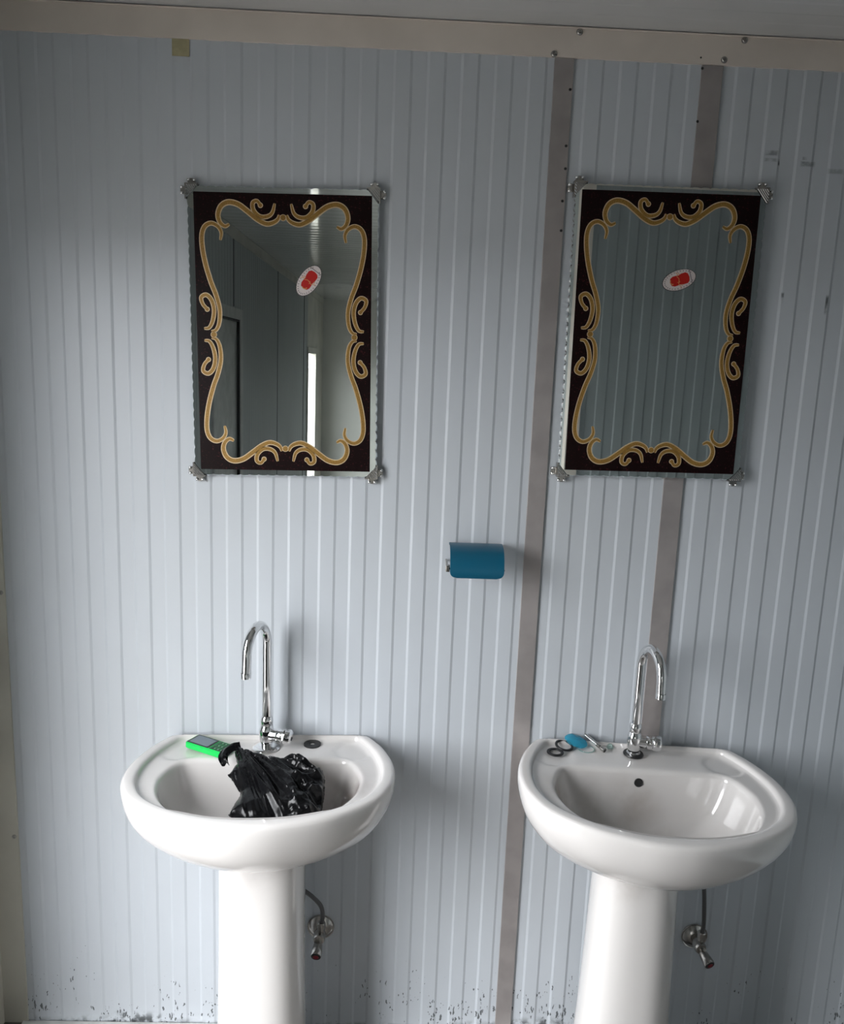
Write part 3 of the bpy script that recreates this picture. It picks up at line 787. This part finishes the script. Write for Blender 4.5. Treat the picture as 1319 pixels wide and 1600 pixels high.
# ------------------------------------------------------------------ angle valves with hoses
def valve(label, x, z, turn, hose):
    t = thing('angle_valve', label, 'valve', (x, -.002, z), (0, 0, 0), 'angle valves beside the pedestals')
    ax = v3(0, -1, 0)
    lathe('wall_flange', [(0, 0), (.0325, 0), (.0335, .002), (.0325, .0045), (.0300, .0035), (.024, .009), (.017, .013), (.013, .014), (0, .014)], 'dull_chrome', t, ax, (0, 0, 0), 40)
    lathe('body', [(0, .010), (.0105, .010), (.0110, .024), (.0145, .026), (.0150, .046), (.0125, .052), (0, .054)], 'dull_chrome', t, ax, (0, 0, 0), 28)
    lathe('outlet', [(0, .0), (.0085, .0), (.0085, .014), (.0105, .015), (.0105, .028), (.0080, .030), (0, .030)], 'dull_chrome', t, v3(0, 0, 1), (.004, -.036, .008), 8, 'auto')
    bm = bmesh.new(); d = v3(math.sin(turn)*.75, -1, -.38).normalized()
    add_tube(bm, [v3(0, -.036, -.004)+d*s for s in (0, .012, .020, .032, .044, .048)], [.0085, .0085, .0110, .0125, .0135, .0125], 16)
    h = link_mesh('handle', bm, 'dull_chrome', t, 'auto')
    e = v3(0, -.036, -.004)+d*.047
    lathe('black_end_ring', [(.0078, 0), (.0118, 0), (.0112, .0026), (.0078, .0030), (.0078, 0)], 'black', h, d, e, 20)
    lathe('red_cap', [(0, .0045), (.0060, .0038), (.0080, .0015), (.0080, 0), (0, 0)], 'red', h, d, e, 18)
    bm = bmesh.new(); add_tube(bm, catmull(hose, 8), .0052, 12); link_mesh('braided_hose', bm, 'rubber_grey', t, True)
    return t
valve('angle valve beside the left pedestal, hose curving to the left', -.158, .285, -.12,
      [(.004, -.036, .036), (.007, -.037, .055), (.002, -.040, .085), (-.018, -.044, .112), (-.048, -.042, .135), (-.070, -.040, .165), (-.073, -.040, .22), (-.071, -.04, .27)])
valve('angle valve beside the right pedestal, hose rising straight up', .780, .279, .42,
      [(.004, -.036, .036), (.005, -.038, .055), (.0, -.045, .095), (-.004, -.044, .14), (-.010, -.042, .19), (-.018, -.04, .24), (-.022, -.04, .28)])

# ------------------------------------------------------------------ small things on the basins
# phone
tp = thing('mobile_phone', 'bright green button phone lying on the basin ledge', 'phone', (-.4130, -.0690, ledge_left(-.413, -.069)+.0012), (0, 0, math.radians(-29)))
bm = bmesh.new(); add_box(bm, -.054, .054, -.0235, .0235, 0, .0150)
es = [e for e in bm.edges if abs(e.verts[0].co.z-e.verts[1].co.z) > .005]
bmesh.ops.bevel(bm, geom=es, offset=.006, segments=5, affect='EDGES', profile=.5)
bmesh.ops.bevel(bm, geom=[e for e in bm.edges if abs(e.verts[0].co.z-e.verts[1].co.z) < .001], offset=.0022, segments=3, affect='EDGES')
link_mesh('phone_case', bm, 'green', tp, 'auto')
sc_ = box('screen_surround', -.0505, .012, -.0205, .0205, .0146, .0156, 'black', tp, .0004)
box('display', -.046, .007, -.017, .017, .0154, .0159, 'screen', sc_)
for r_ in range(4):
    for c_ in range(3):
        x0 = .0145+r_*.0092; y0 = -.0200+c_*.0136
        k_ = box('key', x0, x0+.0082, y0, y0+.0126, .0146, .0159, 'key', tp, .0006)
        if r_ > 0: box('key_mark', x0+.003, x0+.0048, y0+.0045, y0+.0072, .01585, .0160, 'keymark', k_)
# washers and rings
def washer(label, name, x, y, z, r0, r1, h, tiltx=0, tilty=0, mat='black', cat='washer', group=None):
    bm = bmesh.new(); add_lathe(bm, [(r0, 0), (r1, 0), (r1, h), (r0, h), (r0, 0)], seg=44)
    bmesh.ops.remove_doubles(bm, verts=bm.verts, dist=1e-6)
    o = link_mesh(name, bm, mat, None, 'auto'); o.location = (x, y, z); o.rotation_euler = (math.radians(tiltx), math.radians(tilty), 0)
    return tag(o, label, cat, group)
washer('flat black rubber washer lying right of the left tap', 'rubber_washer', -.1830, -.0330, ledge_left(-.183, -.033)+.0003, .0062, .0200, .0030)
tor1 = torus('rubber_ring', .0160, .0038, 'black', None, (.3820, -.0640, ledge_right(.382, -.064)+.0024), flat=.7); tag(tor1, 'black rubber ring nearest the left end of the stained basin', 'rubber ring', 'black rubber rings')
tor2 = torus('rubber_ring', .0190, .0032, 'black', None, (.4080, -.0370, ledge_right(.408, -.037)+.0070), flat=.8); tor2.rotation_euler = (math.radians(9), math.radians(6), 0)
tag(tor2, 'larger black rubber ring touching the blue plastic disc', 'rubber ring', 'black rubber rings')
tor3 = torus('clear_ring', .0190, .0011, 'clear', None, (.4600, -.0380, ledge_right(.46, -.038)+.0014)); tag(tor3, 'thin clear plastic ring under the blue disc', 'ring')
# blue translucent disc, slightly dished and creased
bm = bmesh.new(); R_n, A_n = 10, 40; G = []
for i in range(R_n+1):
    r = .0275*i/R_n; row = []
    for k in range(A_n+1):
        a = 2*PI*(k % A_n)/A_n; x_, y_ = r*math.cos(a), r*math.sin(a)*.62
        row.append(v3(x_, y_, .0055*(1-(i/R_n)**2)+.0026*noise.noise(v3(x_*90, y_*90, 3))*(i/R_n)))
    G.append(row)
shell(bm, G, .0012); bmesh.ops.remove_doubles(bm, verts=bm.verts, dist=1e-5)
bd = link_mesh('plastic_disc', bm, 'blue_film', None, 'auto'); bd.location = (.4380, -.0240, ledge_right(.438, -.024)+.0125); bd.rotation_euler = (math.radians(24), math.radians(10), math.radians(-34))
tag(bd, 'translucent blue plastic disc leaning beside the rubber rings', 'plastic disc')
# threaded metal stub
ts = thing('metal_connector', 'slim steel hose connector lying on the stained basin ledge', 'hose connector', (.4755, -.0210, ledge_right(.475, -.021)+.0160), (0, math.radians(12), math.radians(-56)))
bm = bmesh.new(); P_ = []; r_ = []
for i in range(60):
    P_.append((-.020+.038*i/59, 0, 0)); r_.append(.0042+(.00045 if i % 3 == 0 else 0))
add_tube(bm, P_, r_, 14); link_mesh('braided_sleeve', bm, 'chrome', ts, 'auto')
lathe('ferrule', [(0, .018), (.0048, .018), (.0050, .028), (.0042, .029), (.0042, .032), (.0058, .033), (.0058, .043), (.0046, .044), (.0044, .036), (0, .036)], 'dull_chrome', ts, v3(1, 0, 0), (0, 0, 0), 20)
lathe('bore', [(0, 0), (.0042, 0), (0, .0003)], 'dark', ts, v3(1, 0, 0), (.0437, 0, 0), 16)
# small clear bead / fitting
cb_ = thing('clear_plastic_cap', 'tiny clear greenish plastic cap between connector and tap', 'plastic cap', (.5190, -.0270, ledge_right(.519, -.027)+.0005))
lathe('cap_body', [(0, 0), (.0085, 0), (.0090, .003), (.0065, .008), (.0035, .0105), (0, .011)], 'clear', cb_, v3(0, 0, 1), (0, 0, 0), 7)
lathe('cap_core', [(0, .001), (.004, .001), (.004, .007), (0, .008)], 'teal', cb_, v3(0, 0, 1), (0, 0, 0), 10) if 'teal' in MA else None
# yellow tape
bm = bmesh.new(); add_box(bm, -.493, -.458, -.0030, -.0018, 2.268, 2.3003)
tag(link_mesh('tape_piece', bm, 'tape'), 'small piece of yellow tape below the cream cornice', 'tape')

# ------------------------------------------------------------------ black plastic bag
def bag():
    t = thing('plastic_bag', 'crumpled black plastic bag dumped in the left basin', 'bag', (-.28, -.085, .81))
    Dv = v3(0, -.25, -.09).normalized(); Xv = v3(1, 0, 0); Nv = Xv.cross(Dv); Nv = Nv if Nv.z > 0 else -Nv
    poly = [(-.345, .019), (-.312, .030), (-.276, .045), (-.240, .050), (-.225, .042), (-.202, .039), (-.184, .050), (-.164, .073), (-.156, .084), (-.147, .078), (-.140, .097), (-.136, .147), (-.138, .192), (-.146, .222), (-.215, .232), (-.290, .229), (-.327, .204), (-.320, .175), (-.312, .150), (-.322, .134), (-.335, .115), (-.349, .099), (-.342, .082), (-.336, .066), (-.345, .038)]
    P = [Vector((a+.28, b)) for a, b in poly]; m = len(P)
    def inside(p):
        c = False; j = m-1
        for i in range(m):
            a, b = P[i], P[j]
            if (a.y > p.y) != (b.y > p.y) and p.x < (b.x-a.x)*(p.y-a.y)/(b.y-a.y)+a.x: c = not c
            j = i
        return c
    def dist(p):
        best = 9
        for i in range(m):
            a, b = P[i], P[(i+1) % m]; ab = b-a; s = max(0, min(1, (p-a).dot(ab)/ab.length_squared)); best = min(best, (p-a-ab*s).length)
        return best
    st = .0024; pts = []; fine = []
    for i in range(m):
        a, b = P[i], P[(i+1) % m]; k = max(1, int((b-a).length/.004))
        for j in range(k):
            q = a.lerp(b, j/k); w = noise.noise_vector(v3(q.x*160, q.y*160, 1))*.0022; fine.append(q+w.xy)
    nb = len(fine)
    y = .015
    while y < .235:
        x = -.078
        while x < .148:
            p = Vector((x+random.uniform(-.4, .4)*st, y+random.uniform(-.4, .4)*st))
            if inside(p) and dist(p) > .0028: pts.append(p)
            x += st
        y += st
    allp = fine+pts
    vo, eo, fo, *_ = delaunay_2d_cdt(allp, [(i, (i+1) % nb) for i in range(nb)], [], 1, 1e-6)
    def ridge(x, y, s): return (1-abs(noise.noise(v3(x, y, s)))*2.4)
    def height(p, sgn):
        d = dist(p); e = min(1, d/.022); inf = math.sqrt(max(0, 1-(1-e)**2))
        # folds fan out from the tied handle at the upper left down to the lower right
        a = math.atan2(p.y-(-.01), p.x+.075); r = (p-Vector((-.075, -.01))).length
        h = ridge(a*9.0, r*6, 1.3+sgn)*.0085
        h += ridge(a*17.0+3, r*7, 4.7+sgn)*.0034
        k = max(0, min(1, (p.x-.055)/.03))              # right side is tightly crumpled
        h += k*(ridge(p.x*26, p.y*26, 7.1)*.010+ridge(p.x*60, p.y*60, 2.1)*.0030)
        
        return inf*(.010+.016*min(1, d/.06)+h*.95+.003*sgn)
    bm = bmesh.new(); F_, B_ = [], []
    for i, p in enumerate(vo):
        base = Xv*p.x+Dv*p.y
        F_.append(bm.verts.new(base+Nv*height(p, 1)))
        B_.append(F_[-1] if dist(p) < .0035 and i < nb else bm.verts.new(base-Nv*(height(p, -1)*.45)))
    for f in fo:
        c = sum((vo[i] for i in f), Vector((0, 0)))/len(f)
        if not inside(c) and dist(c) > .003: continue
        try: bm.faces.new([F_[i] for i in f])
        except ValueError: pass
        fb_ = [B_[i] for i in reversed(f)]
        if set(fb_) != {F_[i] for i in f}:
            try: bm.faces.new(fb_)
            except ValueError: pass
    for v in [v for v in bm.verts if not v.link_faces]: bm.verts.remove(v)
    o = link_mesh('crumpled_film', bm, 'bag', t, True)
    # torn handle loop at the upper left
    H = [(-.336, .020), (-.349, .026), (-.361, .038), (-.367, .053), (-.364, .066), (-.357, .078)]
    C = catmull([(a+.28, b, 0) for a, b in H], 6); n = len(C); G = []
    for i, p in enumerate(C):
        d = (C[min(i+1, n-1)]-C[max(0, i-1)]).normalized(); nm = v3(-d.y, d.x, 0); tt = i/(n-1)
        w = .0150*(1-tt)+.0080*tt; row = []
        for j in range(7):
            s = (j-3)/3; q = p+nm*w*s+v3(*noise.noise_vector(v3(i*.5, j*.6, 2)))*.0008
            hh = .014+.004*math.sin(s*4.2+tt*3)-.004*s*s+.006*math.sin(tt*PI)
            G_ = Xv*q.x+Dv*q.y+Nv*hh; row.append(G_)
        G.append(row)
    bm = bmesh.new(); shell(bm, G, .0007); link_mesh('handle_loop', bm, 'bag', t, 'auto')
    return t
MA['bag_handle'] = MA['bag']
bag()
